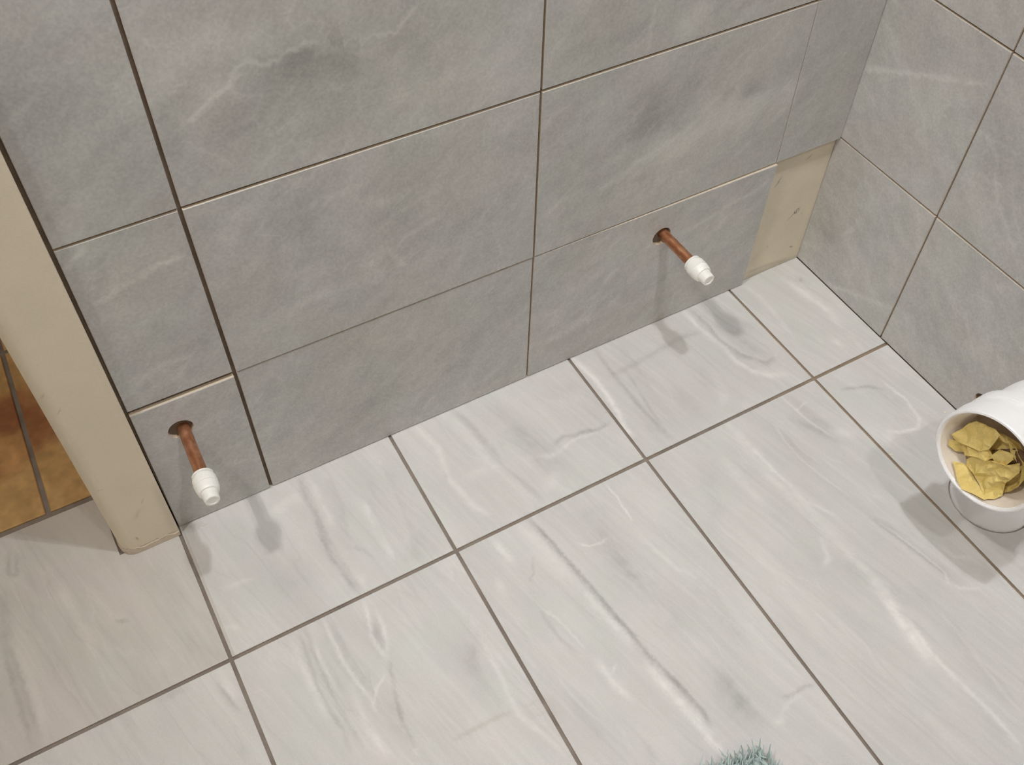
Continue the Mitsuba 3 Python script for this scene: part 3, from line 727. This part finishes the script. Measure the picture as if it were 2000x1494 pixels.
def sheet(P, seed, bulge, crease):
    r = np.random.default_rng(seed)
    P = np.array(P, float)
    cen0 = P[:, :2].mean(0)
    dirs = P[:, :2] - cen0
    P[:, :2] += 1.8 * dirs / np.linalg.norm(dirs, axis=1, keepdims=True)
    poly = sg.Polygon(P[:, :2]).buffer(0)
    B = []
    for i in range(len(P)):
        a, b = P[i], P[(i + 1) % len(P)]
        k = max(1, int(np.linalg.norm((b - a)[:2]) / 4))
        B += [a + (b - a) * j / k for j in range(k)]
    B = np.array(B)
    x0, y0, x1, y1 = poly.bounds
    Q = []
    for _ in range(900):
        p = r.uniform((x0, y0), (x1, y1))
        if poly.contains(sg.Point(p)) and poly.exterior.distance(sg.Point(p)) > 1.6 and all(np.hypot(*(p - q)) > 5.2 for q in Q): Q.append(p)
    Q = np.array(Q).reshape(-1, 2)
    cen = P[:, :2].mean(0); size = math.sqrt(poly.area)
    if len(Q):
        w = 1 / (np.linalg.norm(Q[:, None] - B[None, :, :2], axis=2) + .5)**2
        d = (w * B[:, 2]).sum(1) / w.sum(1)
        ed = np.array([poly.exterior.distance(sg.Point(q)) for q in Q])
        ang = r.uniform(0, np.pi)
        f = (Q - cen) @ [math.cos(ang), math.sin(ang)]
        d = d - bulge * np.minimum(ed / 9, 1) + crease * np.abs((f / 8.5) % 2 - 1) + r.normal(0, 0.55, len(Q))
        A = np.vstack([B, np.c_[Q, d]])
    else: A = B
    tri = Delaunay(A[:, :2]).simplices
    tri = [t for t in tri if poly.buffer(1e-6).contains(sg.Point(A[t, :2].mean(0)))]
    tri = np.array(tri)
    W3 = (MC + (A[:, :1] * MU + A[:, 1:2] * MV - A[:, 2:3] * MN) / 1000)
    n = len(A)
    V = np.vstack([W3, W3 - MN * 0.0006 * 1.0])
    e = {}
    for t in tri:
        for i in range(3):
            a, b = t[i], t[(i + 1) % 3]
            e[(a, b)] = 1
    F = [list(t) for t in tri] + [[t[2] + n, t[1] + n, t[0] + n] for t in tri]
    for a, b in e:
        if (b, a) not in e: F += [[a, b + n, b], [a, a + n, b + n]]
    m = trimesh.Trimesh(V, F, process=False); m.fix_normals()
    return m
for i, S in enumerate(SHEETS):
    add('crumpled_paper__sheet', sheet(S, 10 + i, [3, 1, 3, 3.5, -2, 4.0, 2][i], [6, 3, 6, 4, 5, 8, 6][i]), 'mat_paper')
r_ = np.random.default_rng(3)
SHADED = [(-4, 8, 27), (-14, 20, 28), (-24, 24, 28), (-33, 16, 27), (-34, 2, 26), (-26, -6, 25), (-14, -4, 25), (6, -4, 26)]
add('crumpled_paper__fold', sheet(SHADED, 77, 2, 4), 'mat_shaded_paper')  # shadowed paper between the sheets, the shade given by a darker colour
BACK = [(34, -36, 27), (30, -10, 30), (24, 12, 30), (6, 22, 30), (-12, 26, 30), (-30, 14, 29), (-36, -6, 28), (-34, -28, 25), (-16, -40, 24), (10, -42, 24)]
add('crumpled_paper__sheet', sheet(BACK, 78, 2, 5), 'mat_paper')
tag('crumpled_paper', 'crumpled yellow brown paper stuffed into the mouth of the white connector', 'paper')
labels['crumpled_paper__fold'] = {'label': 'fold of the paper with shade put into its brown colour'}

# ------------------------------------------------------------------ teal shaggy mat, its corner at the bottom edge of the picture
MAT = sg.Polygon([(-0.7919, -0.6020), (-0.6282, -0.6010), (-0.6060, -0.6040), (-0.5922, -0.6060), (-0.5738, -0.6110), (-0.5662, -0.6185), (-0.5650, -0.6290), (-0.5660, -0.6400), (-0.5889, -0.7418), (-0.62, -0.95), (-0.88, -0.93)])
base = from_man(prism(list(MAT.buffer(-0.004).exterior.coords)[:-1][::-1], 0.0002, 0.0060))
scene['shaggy_mat__backing'] = mikit.ply(base, 'mat_teal')
r_ = np.random.default_rng(21)
vs, fs, cnt = [], [], 0
def strand(p, lean, h, w):
    global cnt
    path = [np.array([p[0], p[1], 0.004])]
    for t in (0.35, 0.7, 1.0):
        path.append(path[0] + np.array([lean[0] * t * t, lean[1] * t * t, h * t]))
    for k, q in enumerate(path):
        rr = w * (1, 1, .85, .3)[k]
        for a in range(5):
            vs.append(q + rr * np.array([math.cos(a * 1.2566), math.sin(a * 1.2566), 0]))
    for k in range(3):
        for a in range(5):
            i, j = cnt + k * 5 + a, cnt + k * 5 + (a + 1) % 5
            fs.extend([[i, j, j + 5], [i, j + 5, i + 5]])
    fs.extend([[cnt + 15, cnt + 16, cnt + 17], [cnt + 15, cnt + 17, cnt + 18], [cnt + 15, cnt + 18, cnt + 19]])
    cnt += 20
x0, y0, x1, y1 = MAT.bounds
made = 0
while made < 5200:
    p = r_.uniform((x0, y0), (x1, y1))
    if not MAT.contains(sg.Point(p)): continue
    near = MAT.exterior.distance(sg.Point(p)) < 0.012
    strand(p, r_.normal(0, 0.006, 2) + (np.array([0.004, 0.006]) if near else 0), r_.uniform(.010, .018), r_.uniform(.0009, .0016)); made += 1
for (x, y, h, lx) in [(-0.5905, -0.6075, .029, -.002), (-0.5735, -0.6125, .031, .004), (-0.5668, -0.6225, .029, .004), (-.60, -.607, .021, 0), (-.583, -.610, .022, 0)]:
    strand((x, y), (lx, .008), h, .0011)
scene['shaggy_mat__pile'] = mikit.ply(trimesh.Trimesh(np.array(vs), np.array(fs), process=False), 'mat_teal', smooth=True)
tag('shaggy_mat', 'teal shaggy mat whose corner shows at the bottom edge', 'mat')
labels['shaggy_mat__pile'] = {'kind': 'stuff', 'label': 'teal tufted strands'}

# ------------------------------------------------------------------ small debris
def crumb(n, x, y, s, seed, label):
    m = trimesh.creation.icosphere(2, 1.0)
    v = np.array(m.vertices) * (1 + 0.35 * (np.random.default_rng(seed).random((len(m.vertices), 1)) - .5)) * np.array([s, s * .55, s * .4])
    v[:, 2] = np.maximum(v[:, 2], -s * .3); v[:, 2] -= v[:, 2].min()
    m.vertices = v + [x, y, 0.0001]
    scene[n] = mikit.ply(m, 'mat_chip'); tag(n, label, 'crumb')
crumb('tile_crumb', -0.1412, -0.3705, 0.0026, 1, 'cream crumb on the floor joint left of the white connector')
crumb('tile_crumb_001', -0.4560, -0.2020, 0.0017, 2, 'white crumb at the crossing of two floor joints')
crumb('tile_crumb_002', -0.0185, -0.3520, 0.0022, 3, 'pale crumb on the floor against the right wall')
